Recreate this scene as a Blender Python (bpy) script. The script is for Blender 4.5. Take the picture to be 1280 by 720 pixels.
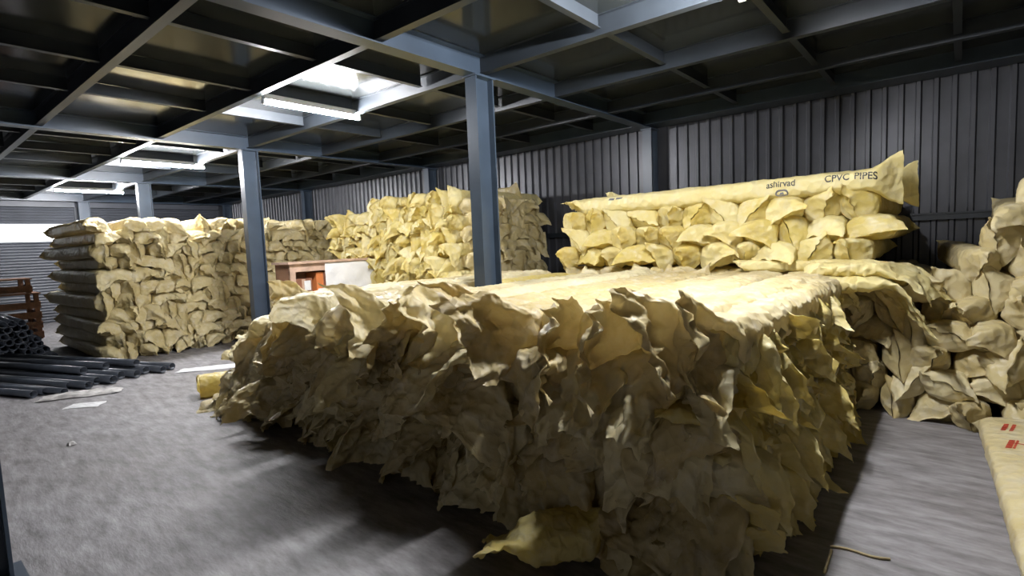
import bpy, bmesh, math, random
import numpy as np
from mathutils import Matrix, Vector

# ------------------------------------------------------------------ camera, world, exposure
for o in list(bpy.data.objects):
    bpy.data.objects.remove(o)
SC = bpy.context.scene
COL = SC.collection
random.seed(7)
RNG = np.random.default_rng(7)
FPX = 672.0
EYE = 1.6
va = np.array([560.0, -80.0, FPX]); va /= np.linalg.norm(va)      # towards the corrugated wall (+Y)
vb = np.array([-810.0, -22.0, FPX]); vb /= np.linalg.norm(vb)     # along the wall (-X)
vb = vb - va * vb.dot(va); vb /= np.linalg.norm(vb)
vx = -vb
vz = np.cross(vx, va)
RM = np.array([vx, va, vz])
cam = bpy.data.cameras.new('camera')
cam.sensor_width = 36.0
cam.lens = 36.0 * FPX / 1280.0
cam.clip_start = 0.05
camo = bpy.data.objects.new('camera', cam)
COL.objects.link(camo)
r_, u_, b_ = RM[:, 0], -RM[:, 1], -RM[:, 2]
camo.matrix_world = Matrix(((r_[0], u_[0], b_[0], 0), (r_[1], u_[1], b_[1], 0), (r_[2], u_[2], b_[2], EYE), (0, 0, 0, 1)))
SC.camera = camo

w = bpy.data.worlds.new('world')
SC.world = w
w.use_nodes = True
w.node_tree.nodes['Background'].inputs[0].default_value = (1.0, 0.95, 0.88, 1)
w.node_tree.nodes['Background'].inputs[1].default_value = 0.36
SC.view_settings.view_transform = 'Standard'
SC.view_settings.look = 'None'
SC.view_settings.gamma = 1.0
SC.view_settings.use_curve_mapping = False
SC.view_settings.exposure = 0.28
TUBE_POWER = 800.0          # emission strength of the fluorescent tubes

# ------------------------------------------------------------------ materials
def new_mat(name):
    m = bpy.data.materials.new(name)
    m.use_nodes = True
    nt = m.node_tree
    return m, nt, nt.nodes['Principled BSDF'], nt.nodes['Material Output']

def nd(nt, kind, **kw):
    n = nt.nodes.new(kind)
    for k, v in kw.items():
        setattr(n, k, v)
    return n

def ramp(nt, stops):
    n = nt.nodes.new('ShaderNodeValToRGB')
    el = n.color_ramp.elements
    while len(el) < len(stops):
        el.new(0.5)
    for e, (p, c) in zip(el, stops):
        e.position = p
        e.color = (c[0], c[1], c[2], 1)
    return n

def paint(name, col, rough=0.4, metal=0.0, var=0.25, scale=6.0, bump=0.0, bscale=60, spec=0.5):
    m, nt, p, out = new_mat(name)
    tc = nd(nt, 'ShaderNodeTexCoord')
    n = nd(nt, 'ShaderNodeTexNoise')
    n.inputs['Scale'].default_value = scale
    n.inputs['Detail'].default_value = 6
    nt.links.new(tc.outputs['Object'], n.inputs['Vector'])
    d = tuple(c * (1 - var) for c in col)
    l = tuple(min(1, c * (1 + var)) for c in col)
    r = ramp(nt, [(0.3, d), (0.7, l)])
    nt.links.new(n.outputs['Fac'], r.inputs['Fac'])
    nt.links.new(r.outputs['Color'], p.inputs['Base Color'])
    p.inputs['Roughness'].default_value = rough
    p.inputs['Metallic'].default_value = metal
    p.inputs['Specular IOR Level'].default_value = spec
    if bump:
        b = nd(nt, 'ShaderNodeBump')
        n2 = nd(nt, 'ShaderNodeTexNoise')
        n2.inputs['Scale'].default_value = bscale
        n2.inputs['Detail'].default_value = 5
        nt.links.new(tc.outputs['Object'], n2.inputs['Vector'])
        nt.links.new(n2.outputs['Fac'], b.inputs['Height'])
        b.inputs['Strength'].default_value = bump
        b.inputs['Distance'].default_value = 0.02
        nt.links.new(b.outputs['Normal'], p.inputs['Normal'])
    return m

def film(name, c0, c1, dust, transl=0.36, rough=0.42, bstr=0.85):
    """crumpled yellow polythene: colour varies from bag to bag, fine creases as bump, some light passes through"""
    m, nt, p, out = new_mat(name)
    tc = nd(nt, 'ShaderNodeTexCoord')
    oi = nd(nt, 'ShaderNodeObjectInfo')
    add = nd(nt, 'ShaderNodeVectorMath', operation='MULTIPLY_ADD')
    comb = nd(nt, 'ShaderNodeCombineXYZ')
    for i in range(3):
        nt.links.new(oi.outputs['Random'], comb.inputs[i])
    nt.links.new(comb.outputs[0], add.inputs[0])
    add.inputs[1].default_value = (7.3, 3.1, 5.7)
    nt.links.new(tc.outputs['Object'], add.inputs[2])
    n = nd(nt, 'ShaderNodeTexNoise')
    n.inputs['Scale'].default_value = 2.6
    n.inputs['Detail'].default_value = 5
    nt.links.new(add.outputs[0], n.inputs['Vector'])
    # per bag mix of the two tones
    mixa = nd(nt, 'ShaderNodeMath', operation='MULTIPLY_ADD')
    nt.links.new(oi.outputs['Random'], mixa.inputs[0])
    mixa.inputs[1].default_value = 0.5
    mixa.inputs[2].default_value = -0.25
    mixb = nd(nt, 'ShaderNodeMath', operation='ADD')
    nt.links.new(n.outputs['Fac'], mixb.inputs[0])
    nt.links.new(mixa.outputs[0], mixb.inputs[1])
    r = ramp(nt, [(0.3, c0), (0.7, c1)])
    nt.links.new(mixb.outputs[0], r.inputs['Fac'])
    # dusty streaks
    n2 = nd(nt, 'ShaderNodeTexNoise')
    n2.inputs['Scale'].default_value = 9
    n2.inputs['Detail'].default_value = 8
    n2.inputs['Roughness'].default_value = 0.7
    nt.links.new(add.outputs[0], n2.inputs['Vector'])
    dr = ramp(nt, [(0.48, (0, 0, 0)), (0.72, (0.7, 0.7, 0.7))])
    nt.links.new(n2.outputs['Fac'], dr.inputs['Fac'])
    mx = nd(nt, 'ShaderNodeMixRGB')
    nt.links.new(dr.outputs['Color'], mx.inputs['Fac'])
    nt.links.new(r.outputs['Color'], mx.inputs['Color1'])
    mx.inputs['Color2'].default_value = (*dust, 1)
    nt.links.new(mx.outputs['Color'], p.inputs['Base Color'])
    p.inputs['Roughness'].default_value = rough
    p.inputs['Specular IOR Level'].default_value = 0.4
    # creases
    v = nd(nt, 'ShaderNodeTexNoise', noise_type='RIDGED_MULTIFRACTAL')
    v.inputs['Scale'].default_value = 7
    v.inputs['Detail'].default_value = 5
    v.inputs['Roughness'].default_value = 0.55
    v.inputs['Distortion'].default_value = 0.6
    nt.links.new(add.outputs[0], v.inputs['Vector'])
    vo = nd(nt, 'ShaderNodeTexVoronoi', feature='F1')
    vo.inputs['Scale'].default_value = 16
    nt.links.new(add.outputs[0], vo.inputs['Vector'])
    ha = nd(nt, 'ShaderNodeMath', operation='MULTIPLY_ADD')
    nt.links.new(vo.outputs['Distance'], ha.inputs[0])
    ha.inputs[1].default_value = 0.6
    nt.links.new(v.outputs['Fac'], ha.inputs[2])
    b = nd(nt, 'ShaderNodeBump')
    b.inputs['Strength'].default_value = bstr
    b.inputs['Distance'].default_value = 0.022
    nt.links.new(ha.outputs[0], b.inputs['Height'])
    nt.links.new(b.outputs['Normal'], p.inputs['Normal'])
    tr = nd(nt, 'ShaderNodeBsdfTranslucent')
    nt.links.new(r.outputs['Color'], tr.inputs['Color'])
    nt.links.new(b.outputs['Normal'], tr.inputs['Normal'])
    ms = nd(nt, 'ShaderNodeMixShader')
    ms.inputs['Fac'].default_value = transl
    nt.links.new(p.outputs[0], ms.inputs[1])
    nt.links.new(tr.outputs[0], ms.inputs[2])
    nt.links.new(ms.outputs[0], out.inputs['Surface'])
    return m

def emit(name, col, s):
    m, nt, p, out = new_mat(name)
    e = nd(nt, 'ShaderNodeEmission')
    e.inputs[0].default_value = (*col, 1)
    e.inputs[1].default_value = s
    nt.links.new(e.outputs[0], out.inputs['Surface'])
    return m

def concrete():
    m, nt, p, out = new_mat('concrete_floor')
    tc = nd(nt, 'ShaderNodeTexCoord')
    mp = nd(nt, 'ShaderNodeMapping')
    mp.inputs['Rotation'].default_value = (0, 0, math.radians(22))
    mp.inputs['Scale'].default_value = (1.6, 5.0, 1.0)
    nt.links.new(tc.outputs['Object'], mp.inputs['Vector'])
    n = nd(nt, 'ShaderNodeTexNoise')
    n.inputs['Scale'].default_value = 2.2
    n.inputs['Detail'].default_value = 9
    n.inputs['Roughness'].default_value = 0.66
    nt.links.new(mp.outputs[0], n.inputs['Vector'])
    r = ramp(nt, [(0.30, (0.12, 0.112, 0.112)), (0.5, (0.235, 0.225, 0.23)), (0.72, (0.37, 0.36, 0.37))])
    nt.links.new(n.outputs['Fac'], r.inputs['Fac'])
    n3 = nd(nt, 'ShaderNodeTexNoise')
    n3.inputs['Scale'].default_value = 0.55
    n3.inputs['Detail'].default_value = 4
    nt.links.new(tc.outputs['Object'], n3.inputs['Vector'])
    r3 = ramp(nt, [(0.35, (0.78, 0.76, 0.74)), (0.65, (1, 1, 1))])
    nt.links.new(n3.outputs['Fac'], r3.inputs['Fac'])
    mu = nd(nt, 'ShaderNodeMixRGB', blend_type='MULTIPLY')
    mu.inputs['Fac'].default_value = 1
    nt.links.new(r.outputs['Color'], mu.inputs['Color1'])
    nt.links.new(r3.outputs['Color'], mu.inputs['Color2'])
    nt.links.new(mu.outputs['Color'], p.inputs['Base Color'])
    p.inputs['Roughness'].default_value = 0.62
    b = nd(nt, 'ShaderNodeBump')
    b.inputs['Strength'].default_value = 0.5
    b.inputs['Distance'].default_value = 0.02
    nt.links.new(n.outputs['Fac'], b.inputs['Height'])
    nt.links.new(b.outputs['Normal'], p.inputs['Normal'])
    return m

M = {}
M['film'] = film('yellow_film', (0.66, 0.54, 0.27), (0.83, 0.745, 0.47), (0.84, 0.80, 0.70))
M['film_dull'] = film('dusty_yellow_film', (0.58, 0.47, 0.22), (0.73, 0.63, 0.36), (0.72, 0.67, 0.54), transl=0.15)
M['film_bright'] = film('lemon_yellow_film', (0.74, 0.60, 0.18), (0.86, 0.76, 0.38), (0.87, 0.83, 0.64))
M['floor'] = concrete()
M['steel'] = paint('blue_grey_steel_paint', (0.042, 0.060, 0.086), rough=0.34, var=0.18, scale=3)
M['purlin'] = paint('grey_steel_paint', (0.026, 0.032, 0.039), rough=0.4, var=0.2, scale=3)
M['plate'] = paint('dark_ceiling_plate', (0.026, 0.030, 0.030), rough=0.13, var=0.35, scale=1.3, bump=0.06, bscale=1.6, spec=0.4)
M['sheet'] = paint('dark_corrugated_sheet', (0.070, 0.072, 0.082), rough=0.34, var=0.25, scale=2.0, metal=0.25)
M['shutter'] = paint('shutter_slat', (0.06, 0.066, 0.08), rough=0.5, var=0.2, scale=2)
M['white_metal'] = paint('white_batten', (0.75, 0.76, 0.78), rough=0.4, var=0.03)
M['pipe'] = paint('dark_grey_pvc', (0.045, 0.052, 0.065), rough=0.35, var=0.3, scale=5)
M['wood'] = paint('brown_timber', (0.13, 0.055, 0.024), rough=0.65, var=0.4, scale=9, bump=0.3, bscale=40)
M['ply'] = paint('brown_plywood', (0.30, 0.155, 0.085), rough=0.6, var=0.25, scale=6, bump=0.2)
M['pale_ply'] = paint('pale_plywood_edge', (0.50, 0.34, 0.25), rough=0.6, var=0.2, scale=8)
M['carton'] = paint('brown_carton', (0.24, 0.10, 0.055), rough=0.7, var=0.25, scale=6)
M['orange'] = paint('orange_carton', (0.62, 0.20, 0.06), rough=0.6, var=0.2, scale=6)
M['white_sheet'] = paint('white_packing_sheet', (0.80, 0.80, 0.80), rough=0.55, var=0.06, scale=5, bump=0.4, bscale=18)
M['paper'] = paint('white_paper', (0.70, 0.70, 0.70), rough=0.7, var=0.1, scale=12, bump=0.3, bscale=30)
M['dirty_sheet'] = paint('dirty_white_plastic', (0.50, 0.48, 0.46), rough=0.5, var=0.3, scale=9, bump=0.4, bscale=25)
M['twine'] = paint('jute_twine', (0.42, 0.34, 0.18), rough=0.8, var=0.2, scale=20)
M['ink'] = paint('black_ink', (0.03, 0.03, 0.03), rough=0.6, var=0.1)
M['red_ink'] = paint('red_ink', (0.50, 0.06, 0.03), rough=0.6, var=0.25, scale=30)
M['grey_ink'] = paint('grey_ink', (0.12, 0.12, 0.13), rough=0.6, var=0.1)
M['tube'] = emit('fluorescent_glow', (0.97, 0.97, 1.0), TUBE_POWER)
M['daylight'] = emit('daylight_through_slats', (0.93, 0.97, 1.0), 3.0)

# ------------------------------------------------------------------ helpers
def tag(o, label=None, cat=None, group=None, kind=None):
    if label: o['label'] = label
    if cat: o['category'] = cat
    if group: o['group'] = group
    if kind: o['kind'] = kind
    return o

class MB:
    def __init__(s):
        s.v = []; s.f = []
    def add(s, vs, fs):
        n = len(s.v)
        s.v += [tuple(map(float, p)) for p in vs]
        s.f += [tuple(n + i for i in q) for q in fs]
        return s
    def box(s, x0, x1, y0, y1, z0, z1):
        vs = [(x, y, z) for z in (z0, z1) for y in (y0, y1) for x in (x0, x1)]
        return s.add(vs, [(0, 2, 3, 1), (4, 5, 7, 6), (0, 1, 5, 4), (2, 6, 7, 3), (0, 4, 6, 2), (1, 3, 7, 5)])
    def extrude(s, prof, a0, a1, axis='x'):
        """closed profile of (p, q) pairs swept along an axis"""
        n = len(prof); vs = []
        for a in (a0, a1):
            for p, q in prof:
                vs.append({'x': (a, p, q), 'y': (p, a, q), 'z': (p, q, a)}[axis])
        fs = [(i, (i + 1) % n, n + (i + 1) % n, n + i) for i in range(n)]
        fs += [tuple(range(n))[::-1], tuple(range(n, 2 * n))]
        return s.add(vs, fs)
    def tube(s, pts, r, seg=10, cap=True, ri=None):
        pts = [Vector(p) for p in pts]; vs = []; n = len(pts)
        for i, p in enumerate(pts):
            d = (pts[min(i + 1, n - 1)] - pts[max(i - 1, 0)]).normalized()
            up = Vector((0, 0, 1)) if abs(d.z) < 0.95 else Vector((1, 0, 0))
            a = d.cross(up).normalized(); b = a.cross(d)
            for k in range(seg):
                t = 2 * math.pi * k / seg
                vs.append(p + (a * math.cos(t) + b * math.sin(t)) * r)
        fs = [(i * seg + k, i * seg + (k + 1) % seg, (i + 1) * seg + (k + 1) % seg, (i + 1) * seg + k) for i in range(n - 1) for k in range(seg)]
        if cap:
            fs += [tuple(range(seg))[::-1], tuple(range((n - 1) * seg, n * seg))]
        return s.add(vs, fs)
    def build(s, name, mat, parent=None, smooth=False, loc=None, bevel=0):
        me = bpy.data.meshes.new(name)
        me.from_pydata(s.v, [], s.f)
        me.validate()
        bm = bmesh.new(); bm.from_mesh(me)
        bmesh.ops.recalc_face_normals(bm, faces=bm.faces)
        if bevel:
            bmesh.ops.bevel(bm, geom=list(bm.edges), offset=bevel, segments=1, affect='EDGES')
        bm.to_mesh(me); bm.free()
        if smooth:
            for p in me.polygons: p.use_smooth = True
        me.materials.append(mat if not isinstance(mat, str) else M[mat])
        o = bpy.data.objects.new(name, me)
        COL.objects.link(o)
        if parent: o.parent = parent
        if loc is not None: o.location = loc
        return o

def empty(name, loc=(0, 0, 0), rz=0):
    o = bpy.data.objects.new(name, None)
    COL.objects.link(o)
    o.location = loc; o.rotation_euler = (0, 0, rz)
    o.empty_display_size = 0.1
    return o

def link_copy(me, name, parent=None, loc=(0, 0, 0), rot=(0, 0, 0), scale=(1, 1, 1)):
    o = bpy.data.objects.new(name, me)
    COL.objects.link(o)
    if parent: o.parent = parent
    o.location = loc; o.rotation_euler = rot; o.scale = scale
    return o

WORDS = ['first', 'second', 'third', 'fourth', 'fifth', 'sixth', 'seventh', 'eighth', 'ninth', 'tenth', 'eleventh', 'twelfth',
         'thirteenth', 'fourteenth', 'fifteenth', 'sixteenth', 'seventeenth', 'eighteenth', 'nineteenth', 'twentieth',
         'twenty-first', 'twenty-second', 'twenty-third', 'twenty-fourth', 'twenty-fifth', 'twenty-sixth']

# vectorised gradient noise
_perm = RNG.permutation(256).astype(np.int64)
_perm = np.concatenate([_perm, _perm])
_grad = RNG.normal(size=(256, 3)); _grad /= np.linalg.norm(_grad, axis=1)[:, None]
def perlin(p):
    p = np.asarray(p, float)
    i = np.floor(p).astype(np.int64); f = p - i
    u = f * f * f * (f * (f * 6 - 15) + 10)
    out = 0
    for dx in (0, 1):
        for dy in (0, 1):
            for dz in (0, 1):
                h = _perm[(_perm[(_perm[(i[..., 0] + dx) & 255] + i[..., 1] + dy) & 255] + i[..., 2] + dz) & 255]
                g = _grad[h]
                d = (g * (f - np.array([dx, dy, dz]))).sum(-1)
                wgt = (u[..., 0] if dx else 1 - u[..., 0]) * (u[..., 1] if dy else 1 - u[..., 1]) * (u[..., 2] if dz else 1 - u[..., 2])
                out = out + wgt * d
    return out
def crease(p):
    return 1.0 - 3.2 * np.abs(perlin(p))
def sstep(x):
    x = np.clip(x, 0, 1)
    return x * x * (3 - 2 * x)

def bag_arrays(seed, L, w, h, T, theta, droop, side=0.0, crump=0.03, nv=48, nt=34, nb=26, skew=0.0, ear=0.12, T2=0.13, theta2=0.0, curl=0.0, rough=1.0, flat=0.18, fb=0.0):
    """a long polythene bag lying along +Y: the open tail lies at y<0 and flattens to a seam turned by theta,
    bends down by droop; the other end is closed by a short pinch. Returns vertices and quads."""
    sd = seed * 13.37
    s = np.concatenate([np.linspace(-T, 0, nt, endpoint=False), np.linspace(0, L, nb), np.linspace(L, L + T2, 9)[1:]])
    nr = len(s)
    phi = np.linspace(0, 2 * np.pi, nv, endpoint=False)
    S, PH = np.meshgrid(s, phi, indexing='ij')
    tail = S < 0
    q = np.where(tail, -S / T, np.where(S > L, (S - L) / T2, 0.0))
    flatT = min(T, flat)
    t = np.where(tail, sstep(-S / flatT), np.where(S > L, sstep((S - L) / T2), 0.0))
    th = np.where(S > L, theta2, theta)
    n = 3.2
    cx = np.sign(np.cos(PH)) * np.abs(np.cos(PH)) ** (2 / n) * w / 2
    cz = np.sign(np.sin(PH)) * np.abs(np.sin(PH)) ** (2 / n) * h / 2
    per = 2 * (w + h) * 0.88
    c = np.cos(PH - th); k = np.sin(PH - th)
    a = per / 4 * np.where(S > L, 0.95, 1.0)
    b = h * 0.5 * (1 - t) + 0.003
    ca, sa = np.cos(th), np.sin(th)
    # sheet buckling, coherent for both faces of the flat tail
    buck = crump * np.where(tail, q ** 0.7, 0) * (1.3 * perlin(np.stack([c * 1.3 + sd, q * 1.6 + sd, 0 * q + sd], -1))
                                              + 0.8 * crease(np.stack([c * 2.2 + q * 1.4 + sd, q * 1.5 - c * 0.8, 0 * q + 7.7 + sd], -1)) - 0.2)
    buck = buck + np.where(tail, curl * q * c * np.abs(c), 0)
    fx = c * a * ca - (k * b + buck * 1.6) * sa
    fz = c * a * sa + (k * b + buck * 1.6) * ca
    X = cx * (1 - t) + fx * t
    Z = cz * (1 - t) + fz * t
    shift = np.where(tail, q * T * (skew * c + ear * c * c + 0.10 * perlin(np.stack([c * 2.1 + sd, 0 * c, 0 * c + 3.3], -1))), 0)
    # path of the tail
    sl = np.linspace(0, 1.6, 90)
    al = droop * sstep((sl - fb) / 0.75)
    be = side * sstep(sl / 0.8)
    ds = (sl[1] - sl[0]) * T
    py = np.concatenate([[0], np.cumsum(-np.cos(al[:-1]) * np.cos(be[:-1]) * ds)])
    pz = np.concatenate([[0], np.cumsum(-np.sin(al[:-1]) * ds)])
    px = np.concatenate([[0], np.cumsum(np.sin(be[:-1]) * np.cos(al[:-1]) * ds)])
    qs = np.where(tail, np.clip(q + shift / T, 0, 1.55), 0)
    A = np.interp(qs, sl, al); Bt = np.interp(qs, sl, be)
    PX = np.interp(qs, sl, px); PY = np.interp(qs, sl, py); PZ = np.interp(qs, sl, pz)
    x = np.where(tail, PX + X * np.cos(Bt), X)
    y = np.where(tail, PY - Z * np.sin(A) + X * np.sin(Bt), S)
    z = np.where(tail, PZ + Z * np.cos(A), Z) + h / 2
    P = np.stack([x, y, z], -1)
    # lengthwise wrinkles of the body
    wr = crease(np.stack([x * 11 + sd, y * 1.7, z * 11], -1)) * 0.006 * rough
    amp = np.where(tail, 1.0, 1.15)[..., None] * rough
    off = np.array([sd, sd * .7, 0])
    n1 = np.stack([crease(P * 7.5 + off + o) for o in (0, 31.1, 57.3)], -1)
    n2 = np.stack([crease(P * 16 + n1 * 0.35 + off + o) for o in (5, 41.1, 77.3)], -1)
    n3 = np.stack([perlin(P * 33 + off + o) for o in (15, 61.1, 97.3)], -1)
    P = P + amp * (n1 * 0.008 + n2 * 0.0055 + n3 * 0.004)
    P[..., 2] += np.where(tail, 0, wr * (Z > 0))
    V = P.reshape(-1, 3)
    idx = np.arange(nr * nv).reshape(nr, nv)
    i2 = np.roll(idx, -1, axis=1)
    F = np.stack([idx[:-1], i2[:-1], i2[1:], idx[1:]], -1).reshape(-1, 4)
    return V, F

def mesh_from(name, V, F, mat):
    me = bpy.data.meshes.new(name)
    me.vertices.add(len(V)); me.vertices.foreach_set('co', np.asarray(V, np.float32).ravel())
    me.loops.add(F.size); me.loops.foreach_set('vertex_index', np.asarray(F, np.int32).ravel())
    me.polygons.add(len(F))
    me.polygons.foreach_set('loop_start', np.arange(0, F.size, 4, dtype=np.int32))
    me.polygons.foreach_set('use_smooth', np.ones(len(F), bool))
    me.update(calc_edges=True)
    me.validate()
    me.materials.append(M[mat])
    return me

# ------------------------------------------------------------------ room structure
WY = 7.86          # corrugated wall
XL, XR = -18.6, 6.4
YB = -5.5
ZB, ZP, ZJ, ZC = 3.20, 3.23, 3.28, 3.40
BEAMX = [round(1.3 - 4.9 * i, 2) for i in range(5)]        # 1.3, -3.6, -8.5, -13.4, -18.3
PURY = [-4.62, -3.40, -2.18, -0.96, 0.26, 1.48, 2.75, 3.97, 5.22, 6.42]

fl = MB().box(XL - 0.3, XR + 0.3, YB, WY + 0.3, -0.12, 0).build('floor', 'floor')
tag(fl, 'dusty worn grey concrete warehouse floor', 'floor', kind='structure')
ce = MB().box(XL - 0.3, XR + 0.3, YB, WY + 0.3, ZC + 0.012, ZC + 0.1).build('ceiling', 'plate')
tag(ce, 'dark glossy steel plate ceiling above the beams', 'ceiling', kind='structure')
xs = sorted([XL] + BEAMX + [XR])
ys = [YB] + PURY + [WY]
for i in range(len(xs) - 1):
    for j in range(len(ys) - 1):
        cx_, cy_ = (xs[i] + xs[i + 1]) / 2, (ys[j] + ys[j + 1]) / 2
        if xs[i + 1] - xs[i] < 0.5: continue
        p = MB().box(xs[i] - cx_, xs[i + 1] - cx_, ys[j] - cy_, ys[j + 1] - cy_, 0, 0.006).build('ceiling_panel', 'plate', ce, loc=(cx_, cy_, ZC))
        p.rotation_euler = (random.uniform(-.006, .006), random.uniform(-.0015, .0015), 0)

def ibeam_prof(b, d, tf=0.012, tw=0.009, z0=0.0):
    h = b / 2
    return [(-h, z0), (h, z0), (h, z0 + tf), (tw / 2, z0 + tf), (tw / 2, z0 + d - tf), (h, z0 + d - tf), (h, z0 + d),
            (-h, z0 + d), (-h, z0 + d - tf), (-tw / 2, z0 + d - tf), (-tw / 2, z0 + tf), (-h, z0 + tf)]
NB = {1.3: 'over the open aisle by the loose bags', -3.6: 'over the low front pile', -8.5: 'over the plywood crate', -13.4: 'over the tall far pile', -18.3: 'along the roller shutters'}
for x in BEAMX:
    o = MB().extrude([(x + p, q) for p, q in ibeam_prof(0.15, ZC - ZB, z0=ZB)], YB, WY - 0.02, 'y').build('main_beam', 'steel')
    tag(o, 'blue-grey steel I-beam ' + NB[x], 'beam', 'main ceiling beams', 'structure')
for k, y in enumerate(PURY):
    o = MB().extrude([(y + p, q) for p, q in ibeam_prof(0.075, ZC - ZP, 0.008, 0.006, ZP)], XL, XR, 'x').build('purlin', 'purlin')
    tag(o, 'grey steel purlin crossing the ceiling, %s from the corrugated wall' % WORDS[len(PURY) - 1 - k], 'purlin', 'ceiling purlins', 'structure')
e = MB().box(XL, XR, 7.46, WY - 0.035, 3.235, ZC).build('edge_beam', 'steel')
tag(e, 'dark steel edge beam along the top of the corrugated wall', 'beam', kind='structure')
# joists between the purlins, mid-bay
jprof = [(-0.03, ZJ), (0.03, ZJ), (0.03, ZJ + 0.006), (0.004, ZJ + 0.006), (0.004, ZC), (-0.004, ZC), (-0.004, ZJ + 0.006), (-0.03, ZJ + 0.006)]
offs = [-0.82, -2.07, -3.2]
joistx = [-0.05, -1.17, -2.27] + [bx + d for bx in BEAMX[1:4] for d in offs] + [2.4, 3.65, 4.9]
bays = [y for y in PURY if y > -1.5] + [7.46]
for ix, x in enumerate(joistx):
    for j in range(len(bays) - 1):
        y0, y1 = bays[j] + 0.04, bays[j + 1] - 0.04
        o = MB().extrude([(x + p, q) for p, q in jprof], y0, y1, 'y').build('ceiling_joist', 'purlin')
        tag(o, 'short grey steel joist between two purlins under the ceiling plates', 'joist', 'ceiling joists', 'structure')

# H-section columns: web in the YZ plane, flanges facing -Y and +Y
def column(x, y, depth, name, label, top=ZB):
    d = depth / 2
    prof = [(x + p, y + q - d) for p, q in ibeam_prof(0.14, depth, 0.016, 0.010)]
    root = empty(name, (x, y, 0))
    o = MB().extrude([(a - x, b - y) for a, b in prof], 0.0, top, 'z').build('column_shaft', 'steel', root)
    MB().box(-0.12, 0.12, -d - 0.05, d + 0.05, 0.0, 0.016).build('base_plate', 'steel', root)
    MB().box(-0.085, 0.085, -d - 0.02, d + 0.02, top - 0.014, top).build('cap_plate', 'steel', root)
    tag(root, label, 'column', 'steel columns', 'structure')
    return root
COLL = {(-3.6, 3.95): 'blue-grey steel column rising out of the low front pile', (-8.5, 3.95): 'blue-grey steel column beside the plywood crate',
        (-13.4, 3.95): 'blue-grey steel column top above the tall far pile', (-18.3, 3.95): 'blue-grey steel column against the roller shutters',
        (-3.72, 0.22): 'dark steel column on bare floor opposite the low front pile',
        (-3.6, 7.68): 'steel wall column behind the bag stack with printed bag on top', (-8.5, 7.68): 'steel wall column behind the high middle pile',
        (-13.4, 7.68): 'steel wall column at the end of the far pile', (-18.3, 7.68): 'steel corner column between corrugated wall and shutters',
        (1.3, 3.95): 'steel column beside the loose bags on the floor', (1.3, 7.68): 'steel wall column behind the tumbled bag heap'}
for (x, y), lb in COLL.items():
    if (x, y) == (1.3, 3.95):
        continue
    column(x, y, 0.25 if y < 7 else 0.22, 'steel_column', lb)

# corrugated back wall: sheets of six ribs
wb = MB().box(XL, XR, WY + 0.03, WY + 0.1, 0, ZC).build('wall_back', 'sheet')
tag(wb, 'dark grey corrugated steel wall behind the bag stacks', 'wall', kind='structure')
pit, nrib, dep = 0.16, 6, 0.032
pts = []
for i in range(nrib):
    x0 = i * pit
    pts += [(x0, 0.0), (x0 + 0.094, 0.0), (x0 + 0.108, -dep), (x0 + 0.145, -dep)]
pts += [(nrib * pit, 0.0)]
sm = MB()
vs = [(x, y, z) for z in (0.0, ZC) for x, y in pts]
n_ = len(pts)
sm.add(vs, [(i, i + 1, n_ + i + 1, n_ + i) for i in range(n_ - 1)])
first = None
k = 0
x = XL
while x < XR:
    if first is None:
        first = sm.build('wall_sheet', 'sheet', wb, loc=(x, WY + 0.012, 0)); 
    else:
        link_copy(first.data, 'wall_sheet', wb, (x, WY + 0.012 - 0.002 * (k % 2), 0))
    x += pit * nrib; k += 1
for k, z in enumerate((1.66,)):
    o = MB().extrude([(7.79, z), (WY - 0.022, z), (WY - 0.022, z + 0.08), (7.79, z + 0.08), (7.79, z + 0.06), (7.81, z + 0.06), (7.81, z + 0.02), (7.79, z + 0.02)], XL, XR, 'x').build('trim_1', 'purlin')
    tag(o, 'horizontal steel rail across the corrugated wall behind the bags', 'rail', kind='structure')

# wall on the aisle side, out of view
wr = MB().box(XR + 0.03, XR + 0.1, YB, WY, 0, ZC).build('wall_right', 'sheet')
tag(wr, 'dark grey steel side wall beyond the loose bags', 'wall', kind='structure')

# unseen rear wall, added so outside light enters only by an opening behind the viewer
wf = MB().box(XL, -2.6, YB - 0.1, YB, 0, ZC).box(3.2, XR, YB - 0.1, YB, 0, ZC).box(-2.6, 3.2, YB - 0.1, YB, 3.0, ZC).build('unseen_wall_front', 'sheet')
tag(wf, 'unseen dark steel wall added to limit daylight to one wide opening', 'wall', kind='structure')

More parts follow.
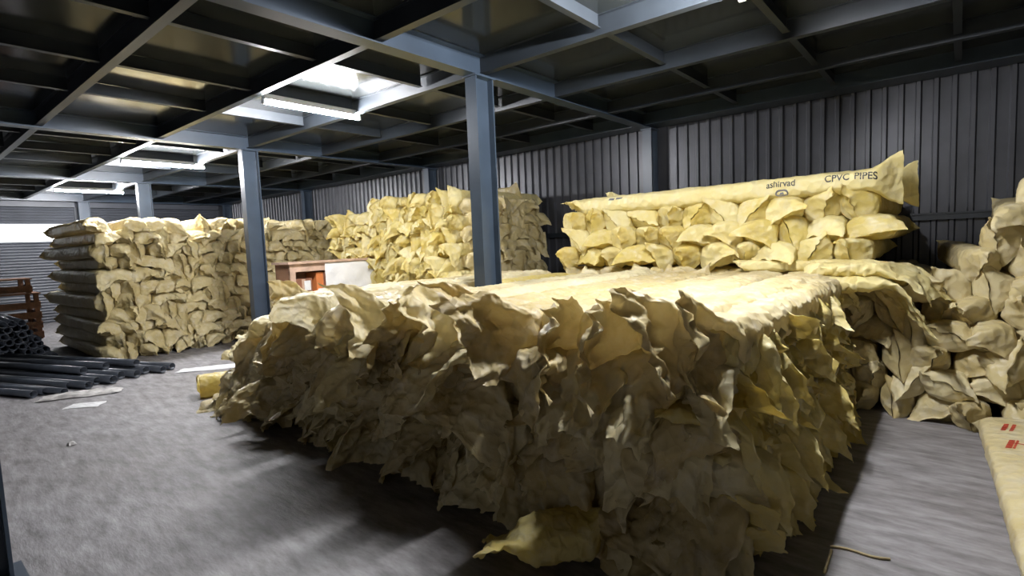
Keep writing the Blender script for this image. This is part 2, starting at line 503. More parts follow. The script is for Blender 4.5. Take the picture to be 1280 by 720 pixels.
# roller shutters on the far end
wl = MB().box(XL - 0.16, XL - 0.10, YB, WY, 0, ZC).build('wall_left', 'shutter')
tag(wl, 'dark end wall behind the roller shutters', 'wall', kind='structure')
SHX = XL - 0.06
def slat_curtain(mb, y0, y1, z0, z1, ph=0.075):
    z = z0
    while z < z1 - 1e-4:
        zz = min(z + ph, z1)
        prof = [(SHX - 0.012, z), (SHX + 0.004, z + 0.004), (SHX + 0.014, (z + zz) / 2), (SHX + 0.004, zz - 0.004), (SHX - 0.012, zz)]
        vs = [(px, y, pz) for y in (y0, y1) for px, pz in prof]
        mb.add(vs, [(i, i + 1, 6 + i, 5 + i) for i in range(4)])
        z = zz
def shutter(name, y0, y1, label, lit=None):
    root = empty(name, (0, 0, 0))
    tag(root, label, 'roller shutter', kind='structure')
    mb = MB()
    if lit:
        slat_curtain(mb, y0, y1, 0.0, lit[0]); slat_curtain(mb, y0, y1, lit[1], 3.06)
        MB().box(SHX - 0.02, SHX - 0.012, y0, y1, lit[0], lit[1]).build('translucent_strip', 'daylight', root)
        bars = MB(); z = lit[0] + 0.06
        while z < lit[1] - 0.02:
            bars.box(SHX - 0.008, SHX + 0.002, y0, y1, z, z + 0.008); z += 0.075
        o = bars.build('slat_bars', 'shutter', root); o['kind'] = 'stuff'
    else:
        slat_curtain(mb, y0, y1, 0.0, 3.06)
    o = mb.build('slat_curtain', 'shutter', root); o['kind'] = 'stuff'
    MB().box(SHX - 0.02, SHX + 0.16, y0, y1, 3.06, 3.20).build('shutter_box', 'shutter', root)
    MB().box(SHX - 0.02, SHX + 0.05, y0 - 0.06, y0, 0, 3.06).build('guide_rail', 'shutter', root)
    MB().box(SHX - 0.02, SHX + 0.05, y1, y1 + 0.06, 0, 3.06).build('guide_rail', 'shutter', root)
shutter('door_1', -0.2, 3.80, 'dark roller shutter with a bright daylight strip beyond the pipes', (2.16, 2.62))
shutter('door_2', 4.12, 7.50, 'dark closed roller shutter behind the tall far pile')
shutter('door_3', -4.6, -0.5, 'dark closed roller shutter beyond the near corner')

# fluorescent battens under the joists
def tube_light(x, y0, y1, label):
    root = empty('tube_light', (x, (y0 + y1) / 2, 3.19))
    L = (y1 - y0) / 2
    MB().box(-0.03, 0.03, -L, L, 0.028, 0.085).build('batten', 'white_metal', root)
    for s in (-1, 1):
        MB().box(-0.022, 0.022, s * L - 0.012, s * L + 0.012, -0.018, 0.03).build('end_cap', 'white_metal', root)
    MB().tube([(0, -L + 0.014, 0), (0, L - 0.014, 0)], 0.02, 14).build('glowing_tube', 'tube', root, smooth=True)
    tag(root, label, 'tube light', 'ceiling tube lights')
tube_light(-1.17, 2.82, 3.98, 'lit white tube light over the low front pile')
tube_light(-5.67, 2.84, 4.02, 'lit white tube light between front pile and plywood crate')
tube_light(-10.57, 2.84, 4.10, 'lit white tube light over the tall far pile')
tube_light(-15.47, 2.84, 4.14, 'lit white tube light nearest the roller shutters')

# ------------------------------------------------------------------ bags
W0, H0 = 0.25, 0.20
WF = 0.30          # the front pile's bags are wider
R = math.radians
def rnd(a, b): return random.uniform(a, b)
# long-tailed bag ends for the front pile (face), upright-eared ones for its top row
FRONT = []
for k in range(22):
    V, F = bag_arrays(k + 1, 2.85, WF * 1.10, H0 * 1.10, (rnd(.26, .46) if k % 5 < 3 else rnd(.14, .22)), R(random.choice([rnd(-35, 35), rnd(-80, 80)])), R(rnd(40, 105)), side=R(rnd(-45, 45)),
                      crump=rnd(.035, .075), nv=80, nt=56, nb=40, skew=rnd(-.55, .55), ear=rnd(.05, .4), curl=rnd(-.06, .06), rough=1.5, theta2=R(rnd(-60, 60)))
    FRONT.append(mesh_from('front_bag', V, F, 'film'))
TOPB = []
for k in range(9):
    sg = random.choice((-1, 1))
    V, F = bag_arrays(k + 51, 2.85, WF * 1.14, H0 * 1.1, rnd(.28, .42), R(sg * rnd(55, 95)), R(rnd(-10, 40)), side=R(rnd(-30, 30)),
                      crump=rnd(.04, .06), nv=80, nt=56, nb=150, skew=rnd(-.5, .5), ear=rnd(.15, .5), curl=rnd(-.08, .08), rough=1.5, theta2=R(rnd(-60, 60)))
    TOPB.append(mesh_from('front_top_bag', V, F, 'film'))
# plump, leaf-ended bags for the stacks at the wall
PLUMP = []
for k in range(16):
    V, F = bag_arrays(k + 101, 1.95, W0, H0 * 1.05, rnd(.11, .19), R(random.choice([rnd(60, 120), rnd(-60, 60)])), R(rnd(-15, 45)), side=R(rnd(-20, 20)),
                      crump=rnd(.006, .018), nv=60, nt=28, nb=30, skew=rnd(-.4, .4), ear=rnd(.0, .35), curl=rnd(-.03, .03), rough=1.0, flat=0.2, theta2=R(rnd(-60, 60)))
    PLUMP.append((V, F))
PLUMP_Y = [mesh_from('plump_bag', V, F, 'film_bright') for V, F in PLUMP]
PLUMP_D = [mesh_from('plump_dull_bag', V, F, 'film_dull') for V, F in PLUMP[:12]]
SHORTB = []
for k in range(4):
    V, F = bag_arrays(k + 151, 1.06, WF * 1.06, H0 * 1.08, rnd(.24, .36), R(rnd(-70, 70)), R(rnd(50, 95)), side=R(rnd(-30, 30)), crump=.05, nv=72, nt=46, nb=70, skew=rnd(-.5, .5), ear=.25, rough=1.4)
    SHORTB.append(mesh_from('short_bag', V, F, 'film'))
# loose film hanging from bag sides
FLAPS = []
for k in range(8):
    V, F = bag_arrays(k + 201, 0.10, 0.26, 0.06, rnd(.18, .30), R(rnd(-40, 40)), R(rnd(85, 115)), side=R(rnd(-40, 40)), crump=rnd(.04, .07), nv=48, nt=34, nb=5, skew=rnd(-.6, .6), ear=rnd(.1, .5), curl=rnd(-.08, .08), rough=1.6)
    FLAPS.append(mesh_from('loose_film', V, F, 'film_bright'))  # yellower than its bags: colours in the lit glow of the aisle side

def put(me, name, loc, rz, sc, label, group, rx=0.0, ry=0.0):
    o = link_copy(me, name, None, loc, (rx, ry, rz), sc)
    tag(o, label, 'bag', group)
    return o

# --- low front pile: six rows, bags along Y, tails towards the open floor
FX0, FPIT, FROWS, FRH = -5.86, 0.292, 6, 0.198
NF = 18
gf = 'bags in the low front pile'
rn = ['floor row', 'second row', 'third row', 'fourth row', 'fifth row', 'top row']
for i in range(NF):
    x = FX0 + i * FPIT
    rows = 6 if x > -4.55 else (5 if x > -5.4 else 4)
    for r in range(rows):
        fx = x + rnd(-.02, .02) + (0.10 if r % 2 else 0) * (1 if i < NF - 1 else 0)
        lean = 0.02 * (r - 2) if i > 4 else 0.05 * (r)
        y = 2.50 + rnd(-.10, .08) - 0.012 * r + (0.05 * max(0, 5 - i) if r > 1 else 0)
        z = r * FRH * (0.94 if i < 5 else 1.0) + rnd(-.008, .012) + (0.015 * math.sin(i * 1.3))*(r / 5)
        top = r == rows - 1
        lab = '%s yellow bag from the grey-pipe end, %s of the low front pile' % (WORDS[i], 'top row' if top else rn[r])
        near_col = abs(fx + 3.6) < 0.235
        sx = (1 if random.random() < .5 else -1) * rnd(.97, 1.08)
        if near_col:
            me = random.choice(SHORTB)
            put(me, 'pipe_bag', (fx, y, z), rnd(-.015, .015), (sx, 1.0, rnd(.98, 1.04)), lab, gf)
            if top:
                put(random.choice(PLUMP_Y), 'pipe_bag', (fx, 4.26, z), 0, (sx * 1.1, 0.55, 1), 'short yellow bag behind the column in the low front pile, %s' % WORDS[i], gf)
            continue
        me = random.choice(TOPB if (top and i > 4) else FRONT)
        o = put(me, 'pipe_bag', (fx, y, z), rnd(-.02, .02), (sx, 1.0, rnd(.98, 1.05)), lab, gf, ry=rnd(-.08, .08))
        if i == NF - 1:
            yy = 0.02
            while yy < 2.75:
                f = link_copy(random.choice(FLAPS), 'loose_film', o, (0.06 * (1 if sx > 0 else -1), yy, 0.10 + rnd(-.03, .05)), (rnd(-.3, .2), 0, (math.pi / 2 if sx > 0 else -math.pi / 2) + rnd(-.5, .5)), (rnd(.8, 1.15), rnd(.75, 1.1), 1))
                yy += rnd(.13, .2)

# --- stack on the wall side behind the front pile (rows 1.3 m and up stand clear of it)
gb = 'bags in the wall stack behind the front pile'
bx0 = -3.62
for r in range(3):
    zr = 1.28 + r * 0.205
    n = 11
    for i in range(n):
        x = bx0 + 0.02 * r + i * 0.29 + (0.1 if r % 2 else 0)
        lab = '%s bag from the column end, %s course of the wall stack under the printed bag' % (WORDS[i], ['lowest', 'middle', 'upper'][r])
        put(random.choice(PLUMP_Y), 'pipe_bag', (x + rnd(-.02, .02), 5.52 + rnd(-.05, .05) + 0.03 * r, zr + rnd(-.01, .015)), rnd(-.04, .04), (random.choice((-1, 1)) * rnd(1.12, 1.3), 0.93, rnd(1.0, 1.1)), lab, gb, ry=rnd(-.15, .15))

# --- tumbled heap by the wall on the aisle side
gh = 'bags in the tumbled heap at the wall'
nh = 0
for r in range(10):
    z = r * 0.19
    for i in range(7):
        x = -0.95 + i * 0.262 + (0.12 if r % 2 else 0)
        if r >= 6 and x < -0.15: continue
        if r >= 7 and x < 0.18: continue
        if r >= 9 and x < 0.35: continue
        yo = 5.50 + rnd(-.14, .12) + 0.035 * r + (0.1 if x < -0.5 else 0)
        lab = '%s plump bag from the front pile side, %s layer of the tumbled wall heap' % (WORDS[i], WORDS[r])
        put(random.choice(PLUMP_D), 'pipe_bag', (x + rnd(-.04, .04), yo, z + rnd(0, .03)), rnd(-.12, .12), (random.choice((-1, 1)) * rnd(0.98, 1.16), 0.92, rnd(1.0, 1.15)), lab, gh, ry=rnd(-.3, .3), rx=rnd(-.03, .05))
        nh += 1

# --- high middle pile: bags along Y, ends lit
gm = 'bags in the high middle pile'
LOWV = []
for k in range(14):
    LOWV.append(bag_arrays(k + 301, 1.9, W0, H0 * 1.02, rnd(.13, .24), R(random.choice([rnd(60, 120), rnd(-60, 60)])), R(rnd(5, 80)), side=R(rnd(-25, 25)),
                           crump=rnd(.015, .035), nv=32, nt=16, nb=9, skew=rnd(-.5, .5), ear=rnd(.0, .4), rough=1.3, T2=.05, theta2=R(rnd(-20, 20))))
LOW_Y = [mesh_from('mid_bag', V, F, 'film_bright') for V, F in LOWV]
cand = []
for r in range(12):
    for i in range(13):
        x = -8.86 + i * 0.252 + (0.11 if r % 2 else 0)
        z = r * 0.2
        hmax = 2.34 + 0.22 * sstep((x + 8.4) / 1.8)
        if z + 0.2 > hmax + 0.02: continue
        if z < 0.75: continue
        cand.append((r, i, x, z))
for r, i, x, z in cand:
    lab = '%s bag from the crate end, %s layer up in the high middle pile' % (WORDS[i], WORDS[r])
    put(random.choice(LOW_Y), 'pipe_bag', (x + rnd(-.02, .02), 5.62 + rnd(-.06, .06) + 0.015 * (r - 6), z + rnd(-.01, .015)), rnd(-.04, .04), (random.choice((-1, 1)) * rnd(1.0, 1.12), 0.94, rnd(1.0, 1.1)), lab, gm, ry=rnd(-.12, .12))

# --- everything farther or hidden lower: joined masses of the same bags, one per stack
class Mass:
    def __init__(s):
        s.V, s.F, s.n = [], [], 0
    def acc(s, VF, loc, rz, sc):
        V, F = VF
        c, sn = math.cos(rz), math.sin(rz)
        P = V * np.array([sc[0], 1.0, sc[2]])
        P[:, 1] = np.where(P[:, 1] > 0, P[:, 1] * sc[1], P[:, 1])      # stretch the body, not the tail
        s.V.append(np.stack([P[:, 0] * c - P[:, 1] * sn, P[:, 0] * sn + P[:, 1] * c, P[:, 2]], -1) + np.array(loc))
        s.F.append((F if sc[0] > 0 else F[:, ::-1]) + s.n); s.n += len(V)
    def build(s, name, label):
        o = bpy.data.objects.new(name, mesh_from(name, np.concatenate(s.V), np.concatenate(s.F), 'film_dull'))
        COL.objects.link(o)
        tag(o, label, 'bags', kind='stuff')
        return o
far = Mass()        # tall far pile: bags along X, ends facing +X
for r in range(11):
    for i in range(21):
        y = 2.36 + i * 0.255 + (0.1 if r % 2 else 0)
        if y > 7.3: continue
        if r == 10 and random.random() < .15: continue
        far.acc(random.choice(LOWV), (-10.28 + rnd(-.06, .06) - 0.008 * r, y + rnd(-.02, .02), r * 0.203 + rnd(-.01, .01)), math.pi / 2 + rnd(-.05, .05), (random.choice((-1, 1)) * rnd(1.0, 1.15), 1.47, rnd(1.0, 1.12)))
far.build('stacked_bags', 'tall far pile of dull yellow bags before the roller shutters')
mid = Mass()        # aisle-facing end of the middle pile, and the rows hidden behind the front pile
for r in range(11):
    for i in range(8):
        y = 5.80 + i * 0.25 + (0.1 if r % 2 else 0)
        if y > 7.50: continue
        mid.acc(random.choice(LOWV), (-5.62 + rnd(-.05, .05), y, r * 0.205 + rnd(-.01, .01) + 0.02), math.pi / 2 + rnd(-.05, .05), (rnd(1.0, 1.15), 0.16, rnd(1.0, 1.12)))
for r in range(4):
    for i in range(12):
        mid.acc(random.choice(LOWV), (-8.86 + i * 0.252, 5.66, r * 0.2), 0, (1.05, 0.94, 1.05))
mid.build('stacked_bags', 'shaded side and lower rows of the high middle pile of bags')
low = Mass()
for r in range(6):
    for i in range(9):
        low.acc(random.choice(LOWV), (bx0 + i * 0.28, 5.60, r * 0.208), 0, (1.15, 0.94, 1.05))
low.build('stacked_bags', 'lower yellow bags carrying the wall stack behind the front pile')

# --- long bags lying across the stacks
def long_bag(name, p0, p1, w, h, seed, mat, label, group=None, T=.2, theta=70, droop=10, T2=.16, theta2=60, sag=0.0, rough=1.0, skew=0.0, ear=.2):
    p0 = Vector(p0); p1 = Vector(p1)
    d = p1 - p0; L = math.hypot(d.x, d.y)
    V, F = bag_arrays(seed, L, w, h, T, R(theta), R(droop), crump=.03, nv=56, nt=26, nb=60, skew=skew, ear=ear, T2=T2, theta2=R(theta2), rough=rough)
    V = V.copy(); tt = np.clip(V[:, 1] / L, 0, 1)
    V[:, 2] += d.z * tt - sag * 4 * tt * (1 - tt)
    o = bpy.data.objects.new(name, mesh_from(name, V, F, mat)); COL.objects.link(o)
    o.location = p0; o.rotation_euler = (0, 0, math.atan2(-d.x, d.y))
    tag(o, label, 'bag', group)
    return o
gl = 'long bags lying crosswise'
LB = long_bag('long_pipe_bag', (-3.40, 5.66, 1.885), (-0.62, 5.62, 1.90), .34, .19, 901, 'film_bright', 'long yellow bag printed CPVC PIPES lying crosswise on the wall stack', gl, T=.26, theta=25, droop=12, T2=.24, theta2=80)
long_bag('long_pipe_bag', (-3.1, 6.05, 1.90), (-0.5, 6.03, 1.87), .34, .18, 902, 'film_bright', 'long yellow bag behind the printed bag on the wall stack', gl, T=.22, theta=60, T2=.2, theta2=70)
long_bag('long_pipe_bag', (-1.55, 5.42, 1.23), (-0.62, 5.42, 1.22), .20, .10, 903, 'film_bright', 'thin long bag lying crosswise under the lowest course of the wall stack', gl, T=.1, theta=20, T2=.16, theta2=20)
long_bag('long_pipe_bag', (-7.6, 7.0, 2.42), (-5.75, 7.0, 2.38), .24, .13, 904, 'film_dull', 'dull long bag lying on top of the high middle pile', gl, T=.12)
# bags on the floor of the aisle
A1 = long_bag('printed_floor_bag', (0.53, 2.2, 0.0), (0.39, 5.20, 0.0), .52, .17, 911, 'film_dull', 'long pale bag with red print lying on the aisle floor', 'bags on the aisle floor', T=.25, theta=5, T2=.10, theta2=0, rough=0.6)
long_bag('floor_bag', (1.08, 2.2, 0.0), (0.80, 4.95, 0.02), .42, .22, 912, 'film_dull', 'long pale bag beside the red-printed bag on the aisle floor', 'bags on the aisle floor', T=.25, theta=5, T2=.12, theta2=10, rough=0.6)
# small roll at the pipe end of the front pile
long_bag('bag_roll', (-6.60, 2.30, 0.0), (-6.34, 3.1, 0.0), .28, .25, 913, 'film_bright', 'small rolled yellow bag on the floor beside the front pile', None, T=.02, theta=0, T2=.1, rough=.6)

# printing, draped over the bags by projection from above/front
def print_text(body, bag, loc, rot, size, mat, name='printed_text', bold=0.0):
    cu = bpy.data.curves.new(name, 'FONT')
    cu.body = body; cu.size = size; cu.align_x = 'CENTER'; cu.align_y = 'CENTER'; cu.offset = bold
    t = bpy.data.objects.new('tmp', cu); COL.objects.link(t)
    bpy.context.view_layer.update()
    me = bpy.data.meshes.new_from_object(t.evaluated_get(bpy.context.evaluated_depsgraph_get()))
    bpy.data.objects.remove(t)
    drape(me, bag, loc, rot, mat, name)
def drape(me, bag, loc, rot, mat, name):
    """lay a flat print onto the bag's skin along the print's own normal; becomes a child of the bag"""
    bm = bmesh.new(); bm.from_mesh(me)
    bmesh.ops.triangulate(bm, faces=bm.faces)
    bmesh.ops.subdivide_edges(bm, edges=[e for e in bm.edges if e.calc_length() > 0.015], cuts=1)
    bpy.context.view_layer.update()
    mw = Matrix.Translation(loc) @ rot.to_4x4()
    inv = bag.matrix_world.inverted()
    for v in bm.verts:
        p = inv @ (mw @ v.co)
        n = (inv.to_3x3() @ (mw.to_3x3() @ Vector((0, 0, 1)))).normalized()
        hit, q, nn, _ = bag.ray_cast(p + n * 0.5, -n, distance=1.2)
        v.co = (q + n * 0.0025) if hit else p
    bm.to_mesh(me); bm.free()
    me.materials.clear(); me.materials.append(M[mat])
    o = bpy.data.objects.new(name, me); COL.objects.link(o); o.parent = bag
    return o
def flat_shape(polys):
    me = bpy.data.meshes.new('print')
    mb = MB()
    for pl in polys:
        mb.add([(x, y, 0) for x, y in pl], [tuple(range(len(pl)))])
    me.from_pydata(mb.v, [], mb.f)
    return me
def ring(a, b, t, n=28):
    qs = []
    for i in range(n):
        u0, u1 = 2 * math.pi * i / n, 2 * math.pi * (i + 1) / n
        qs.append([(a * math.cos(u0), b * math.sin(u0)), (a * math.cos(u1), b * math.sin(u1)), ((a - t) * math.cos(u1), (b - t) * math.sin(u1)), ((a - t) * math.cos(u0), (b - t) * math.sin(u0))])
    return qs
# frame of the print on the long bag: reading along +X, facing -Y and a little up
tilt = R(52)
PR = Matrix(((1, 0, 0), (0, math.cos(tilt), -math.sin(tilt)), (0, math.sin(tilt), math.cos(tilt))))
print_text('CPVC', LB, Vector((-0.83, 5.50, 2.0)), PR, 0.075, 'ink', bold=0.001)
print_text('PIPES', LB, Vector((-0.62, 5.50, 2.0)), PR, 0.075, 'ink', bold=0.001)
print_text('ashirvad', LB, Vector((-1.28, 5.50, 2.0)), PR, 0.075, 'ink', bold=0.001)
drape(flat_shape(ring(.055, .03, .012) + [[(-.02, -.008), (.02, -.008), (.012, .01), (-.012, .01)]]), LB, Vector((-1.27, 5.46, 1.945)), PR, 'grey_ink', 'printed_emblem')
drape(flat_shape([[(-.09, -.012), (-.02, -.016), (-.01, .006), (-.08, .012)], [(0, -.010), (.08, -.006), (.09, .010), (.01, .012)]]), LB, Vector((-3.0, 5.52, 2.02)), PR, 'grey_ink', 'blurred_print')
# red marks on the floor bag
I3 = Matrix.Identity(3)
Rz = Matrix.Rotation(R(-100), 3, 'Z')
for (x, y, w_, h_) in ((0.27, 4.98, .16, .026), (0.31, 4.97, .16, .02), (0.28, 4.62, .17, .03), (0.307, 4.62, .17, .012)):
    drape(flat_shape([[(-w_ / 2 + k * w_ / 6, -h_ / 2), (-w_ / 2 + (k + .8) * w_ / 6, -h_ / 2), (-w_ / 2 + (k + .8) * w_ / 6, h_ / 2), (-w_ / 2 + k * w_ / 6, h_ / 2)] for k in range(6)]), A1, Vector((x, y, .2)), Rz, 'red_ink', 'red_print')
drape(flat_shape([[(-.06, 0), (.05, -.03), (.07, -.01), (-.02, .03)], [(-.18, -.02), (-.08, -.045), (-.08, -.03), (-.18, -.005)]]), A1, Vector((0.48, 4.66, .2)), I3, 'red_ink', 'red_print')

# --- crumpled empty bag on the floor in front of the pile
def crumpled(name, seed, a, b, hgt, mat, loc, rz, label, cat, n=44, lobes=2.0):
    u = np.linspace(-1, 1, n)
    U, Vv = np.meshgrid(u, u, indexing='ij')
    X = U * a; Y = Vv * b
    sd = seed * 3.7
    Z = hgt * (0.45 + 0.9 * crease(np.stack([X * lobes / a * .5 + sd, Y * lobes / b * .5, 0 * X + sd], -1)) * 0.5 + 0.5 * perlin(np.stack([X * 4 / a + sd, Y * 4 / b, 0 * X], -1)))
    Z = np.clip(Z, 0.004, None) * (1 - 0.75 * np.maximum(np.abs(U), np.abs(Vv)) ** 4)
    X = X + 0.15 * a * perlin(np.stack([U * 1.5 + sd, Vv * 1.5, 0 * U + 2], -1)); Y = Y + 0.25 * b * perlin(np.stack([U * 1.5 + sd, Vv * 1.5, 0 * U + 9], -1))
    Vt = np.stack([X, Y, Z + 0.003], -1).reshape(-1, 3)
    Vb = Vt.copy(); Vb[:, 2] = np.maximum(Vb[:, 2] - 0.003, 0.0005)
    idx = np.arange(n * n).reshape(n, n)
    F = np.stack([idx[:-1, :-1], idx[1:, :-1], idx[1:, 1:], idx[:-1, 1:]], -1).reshape(-1, 4)
    me = mesh_from(name, np.concatenate([Vt, Vb]), np.concatenate([F, F[:, ::-1] + n * n]), mat)
    o = bpy.data.objects.new(name, me); COL.objects.link(o)
    o.location = loc; o.rotation_euler = (0, 0, rz)
    tag(o, label, cat)
    return o
EB = long_bag('empty_bag', (-1.60, 2.02, 0.03), (-1.46, 2.20, 0.03), .30, .17, 921, 'film_bright', 'crumpled empty yellow bag on the dark floor before the front pile', None, T=.27, theta=24, droop=6, T2=.1, rough=1.6, skew=.15, ear=.1)
long_bag('flattened_bag', (-0.50, 5.28, 1.20), (-0.92, 5.24, 1.20), .46, .10, 922, 'film_bright', 'flattened yellow bag drooping between wall stack and tumbled heap', None, T=.48, theta=14, droop=48, T2=.1, theta2=15, rough=1.8, skew=.2)
long_bag('flattened_bag', (-0.58, 5.16, 1.08), (-0.90, 5.16, 1.06), .40, .12, 923, 'film_bright', 'second flattened yellow bag under the drooping one beside the tumbled heap', None, T=.42, theta=-20, droop=62, T2=.1, theta2=-15, rough=1.8, skew=-.3)
crumpled('torn_sheet', 5, .40, .13, .05, 'dirty_sheet', (-8.05, 1.52, 0), R(62), 'torn dirty white plastic sheet beside the pipe ends', 'plastic sheet')
crumpled('paper_sheet', 6, .17, .11, .012, 'paper', (-7.45, 1.43, 0), R(50), 'flat white paper sheet on the floor beside the torn plastic', 'paper')
crumpled('plastic_scrap', 8, .45, .14, .03, 'paper', (-8.15, 3.05, 0), R(55), 'long white plastic scrap on the floor before the far pile', 'plastic scrap')
crumpled('plastic_scrap', 9, .16, .08, .03, 'paper', (-7.6, 3.35, 0), R(20), 'small white plastic scrap on the floor before the far pile', 'plastic scrap')
crumpled('debris', 10, .035, .03, .03, 'dirty_sheet', (-5.95, 1.02, 0), 0, 'tiny scrap alone on the bare grey floor', 'scrap', n=12)
crumpled('debris', 11, .12, .02, .02, 'paper', (-5.9, 0.42, 0), R(40), 'thin white streak of scrap by the dark column', 'scrap', n=16)
tw = MB().tube([(-0.46 + 0.001 * k, 2.95 - 0.03 * k + 0.02 * math.sin(k * .7), 0.008) for k in range(8)], 0.006, 6).build('twine', 'twine', smooth=True)
tag(tw, 'short piece of jute twine on the floor beside the front pile', 'twine')
tw = MB().tube([(-0.47 + 0.035 * k, 2.98 + 0.006 * k + 0.012 * math.sin(k * .9), 0.008) for k in range(8)], 0.006, 6).build('twine', 'twine', smooth=True)
tag(tw, 'second twine strand pointing away from the front pile', 'twine')

# ------------------------------------------------------------------ grey pipes on the floor
def pipe_mesh(L, ro, ri, seg=18):
    mb = MB(); vs = []
    for x, r in ((0, ro), (-L, ro), (-L, ri), (0, ri)):
        vs += [(x, r * math.cos(2 * math.pi * k / seg), r * math.sin(2 * math.pi * k / seg)) for k in range(seg)]
    fs = [(a * seg + k, a * seg + (k + 1) % seg, ((a + 1) % 4) * seg + (k + 1) % seg, ((a + 1) % 4) * seg + k) for a in range(4) for k in range(seg)]
    return mb.add(vs, fs)
PA = math.atan2(0.9, 2.5)
proto = {}
def pipe(x, y, z, ang, L, ro, label, group, ry=0.0):
    key = (L, ro)
    if key not in proto:
        o = pipe_mesh(L, ro, ro * 0.86).build('grey_pipe', 'pipe', smooth=False)
        for p in o.data.polygons: p.use_smooth = True
        proto[key] = o.data
    else:
        o = link_copy(proto[key], 'grey_pipe')
    o.location = (x, y, z); o.rotation_euler = (0, ry, ang)
    tag(o, label, 'pipe', group)
spots = [(-8.45, 1.15, .045), (-8.50, 1.27, .045), (-8.25, 1.40, .045), (-8.62, 1.52, .045), (-8.35, 1.66, .05), (-8.55, 1.79, .05), (-8.4, 1.93, .055), (-8.62, 2.07, .055), (-8.5, 2.22, .055), (-8.66, 2.37, .055), (-8.5, 2.53, .05), (-8.62, 2.68, .05)]
for k, (x, y, ro) in enumerate(spots):
    pipe(x, y, ro, PA + rnd(-.02, .02), 3.0, ro, '%s dark grey pipe on the floor counting away from the bare floor' % WORDS[k], 'pipes laid on the floor')
for k, (x, y) in enumerate([(-8.9, 1.73), (-9.0, 2.0), (-8.8, 2.3)]):
    pipe(x, y, 0.155, PA + rnd(-.02, .02), 3.0, .05, '%s dark pipe lying on top of the floor pipes' % WORDS[k], 'pipes laid on the floor')
gp = 'pipes in the dark heap'
cnt = 0
for r in range(7):
    for i in range(9 - r):
        pipe(-11.62 + rnd(-.25, .12), 0.98 + i * 0.112 + r * 0.056, 0.055 + r * 0.099, rnd(-.015, .015), 3.0, .055, '%s dark pipe from the bare floor side, %s layer of the dark pipe heap' % (WORDS[i], WORDS[r]), gp)
        cnt += 1

# timber crate behind the pipe heap
def timber_crate(loc, sx, sy, sz, label):
    root = empty('timber_crate', loc)
    tag(root, label, 'crate', 'timber crates')
    for px in (-sx / 2, sx / 2 - .08):
        for py in (-sy / 2, sy / 2 - .08):
            MB().box(px, px + .08, py, py + .08, 0, sz).build('corner_post', 'wood', root)
    z = 0.02
    while z + .14 < sz:
        MB().box(sx / 2, sx / 2 + .025, -sy / 2, sy / 2, z, z + .14).build('board', 'wood', root)
        MB().box(-sx / 2 + .08, sx / 2, sy / 2, sy / 2 + .022, z, z + .14).build('board', 'wood', root)
        z += .21
    MB().box(-sx / 2, sx / 2 + .03, -sy / 2 - .01, sy / 2 + .03, sz, sz + .03).build('lid', 'wood', root)
timber_crate((-15.45, 1.70, 0), 1.0, 1.2, 0.95, 'brown timber crate standing behind the dark pipe heap')
timber_crate((-15.45, 1.65, 0.98), 0.9, 1.1, 0.28, 'shallow brown timber crate stacked on another crate')

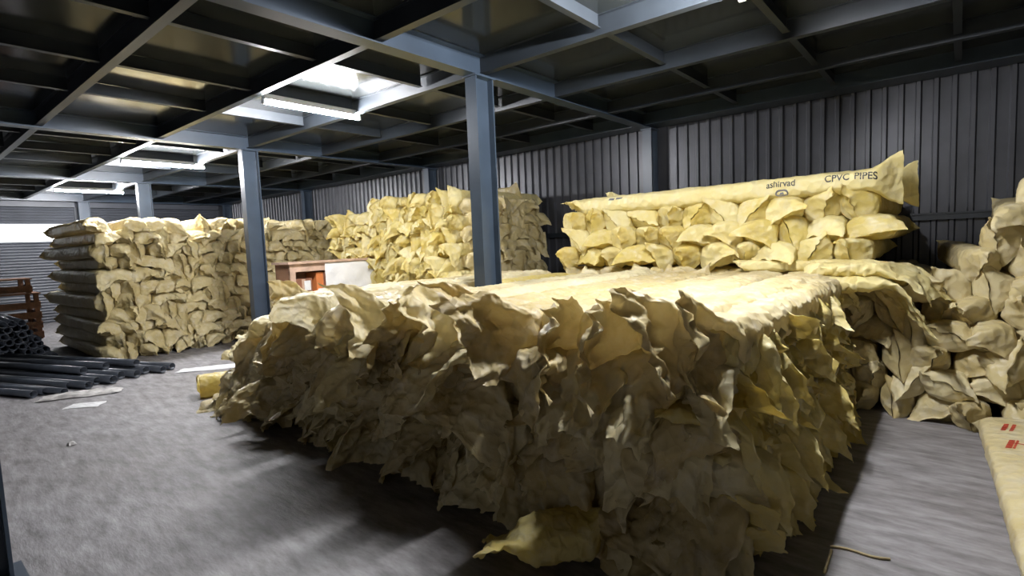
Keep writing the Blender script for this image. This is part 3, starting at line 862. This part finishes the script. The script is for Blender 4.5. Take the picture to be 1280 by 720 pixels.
# ------------------------------------------------------------------ plywood crate with cartons and white sheet
def ply_crate():
    root = empty('plywood_crate', (-8.05, 4.62, 0), R(4))
    tag(root, 'brown plywood crate with open side and white packing sheet', 'crate')
    X0, X1, Y0, Y1, ZT = -0.02, 0.35, -0.62, 1.02, 1.42
    MB().box(X0, X1, Y0, Y0 + .02, 0, ZT).build('side_board', 'ply', root)
    MB().box(X0, X1, Y1 - .02, Y1, 0, ZT).build('side_board', 'ply', root)
    MB().box(X0, X0 + .02, Y0, Y1, 0, ZT).build('back_board', 'ply', root)
    MB().box(X0 - .03, X1 + .05, Y0 - .04, Y1 + .02, ZT, ZT + .03).build('top_board', 'pale_ply', root)
    MB().box(X0, X1, Y0, Y1, 0, .05).build('bottom_board', 'ply', root)
    MB().box(X1 - .03, X1, Y0, Y0 + .10, .05, ZT).build('front_post', 'pale_ply', root)
    MB().box(X1 - .03, X1, Y1 - .1, Y1, .05, ZT).build('front_post', 'pale_ply', root)
    MB().box(X1 - .03, X1, Y0 + .1, Y1 - .1, ZT - .12, ZT).build('front_rail', 'pale_ply', root)
    # white sheet pinned over the right part of the opening, two overlapping tiers
    for nm, y0, y1, z0, z1, off, sd in (('packing_sheet', -0.02, Y1 + .03, .98, ZT - .01, .02, 1), ('packing_sheet', -.16, Y1 + .02, .45, 1.02, .012, 2)):
        n = 24
        u = np.linspace(0, 1, n)
        U, Vv = np.meshgrid(u, u, indexing='ij')
        y = y0 + (y1 - y0) * U; z = z0 + (z1 - z0) * Vv
        x = X1 + off + 0.012 * perlin(np.stack([U * 5 + sd, Vv * 3, 0 * U], -1)) + 0.008 * crease(np.stack([U * 4 + sd, Vv * 2 + U * 2, 0 * U + 4], -1))
        V = np.stack([x, y, z], -1).reshape(-1, 3)
        V2 = V.copy(); V2[:, 0] -= .003
        idx = np.arange(n * n).reshape(n, n)
        F = np.stack([idx[:-1, :-1], idx[1:, :-1], idx[1:, 1:], idx[:-1, 1:]], -1).reshape(-1, 4)
        o = bpy.data.objects.new(nm, mesh_from(nm, np.concatenate([V, V2]), np.concatenate([F, F[:, ::-1] + n * n]), 'white_sheet')); COL.objects.link(o); o.parent = root
    return root
pc = ply_crate()
cts = [(.155, -.34, 0.05, .42, 'carton'), (.155, -.34, .49, .40, 'carton'), (.155, -.36, .90, .30, 'carton'), (.155, .02, .90, .38, 'orange'), (.155, .06, .05, .8, 'carton')]
ca4, sa4 = math.cos(R(4)), math.sin(R(4))
lbs = ['bottom brown carton inside the plywood crate', 'middle brown carton inside the plywood crate', 'brown carton with white label inside the plywood crate', 'orange-brown carton beside the white sheet inside the crate', 'tall brown carton deep inside the plywood crate']
for k, (cx_, cy_, cz_, ch, mt) in enumerate(cts):
    wx, wy = (.28, .30)
    r0 = empty('carton', (-8.05 + cx_ * ca4 - cy_ * sa4, 4.62 + cx_ * sa4 + cy_ * ca4, cz_), R(4))
    tag(r0, lbs[k], 'carton', 'cartons in the plywood crate')
    MB().box(-wx / 2, wx / 2, -wy / 2, wy / 2, 0, ch - .01).build('box', mt, r0, bevel=.004)
    MB().box(wx / 2, wx / 2 + .002, -.03, .03, 0.01, ch - .02).build('tape', 'carton' if mt == 'orange' else 'pale_ply', r0)
    if k in (2, 0):
        MB().box(wx / 2 + .002, wx / 2 + .004, .01, .12, ch * .35, ch * .85).build('label_sticker', 'paper', r0)
# small clear-white sheet leaning between column and crate
crumpled('white_wrap', 21, .10, .16, .25, 'dirty_sheet', (-7.62, 3.75, 0), R(10), 'scrunched pale plastic wrap beside the plywood crate', 'plastic wrap', n=24)
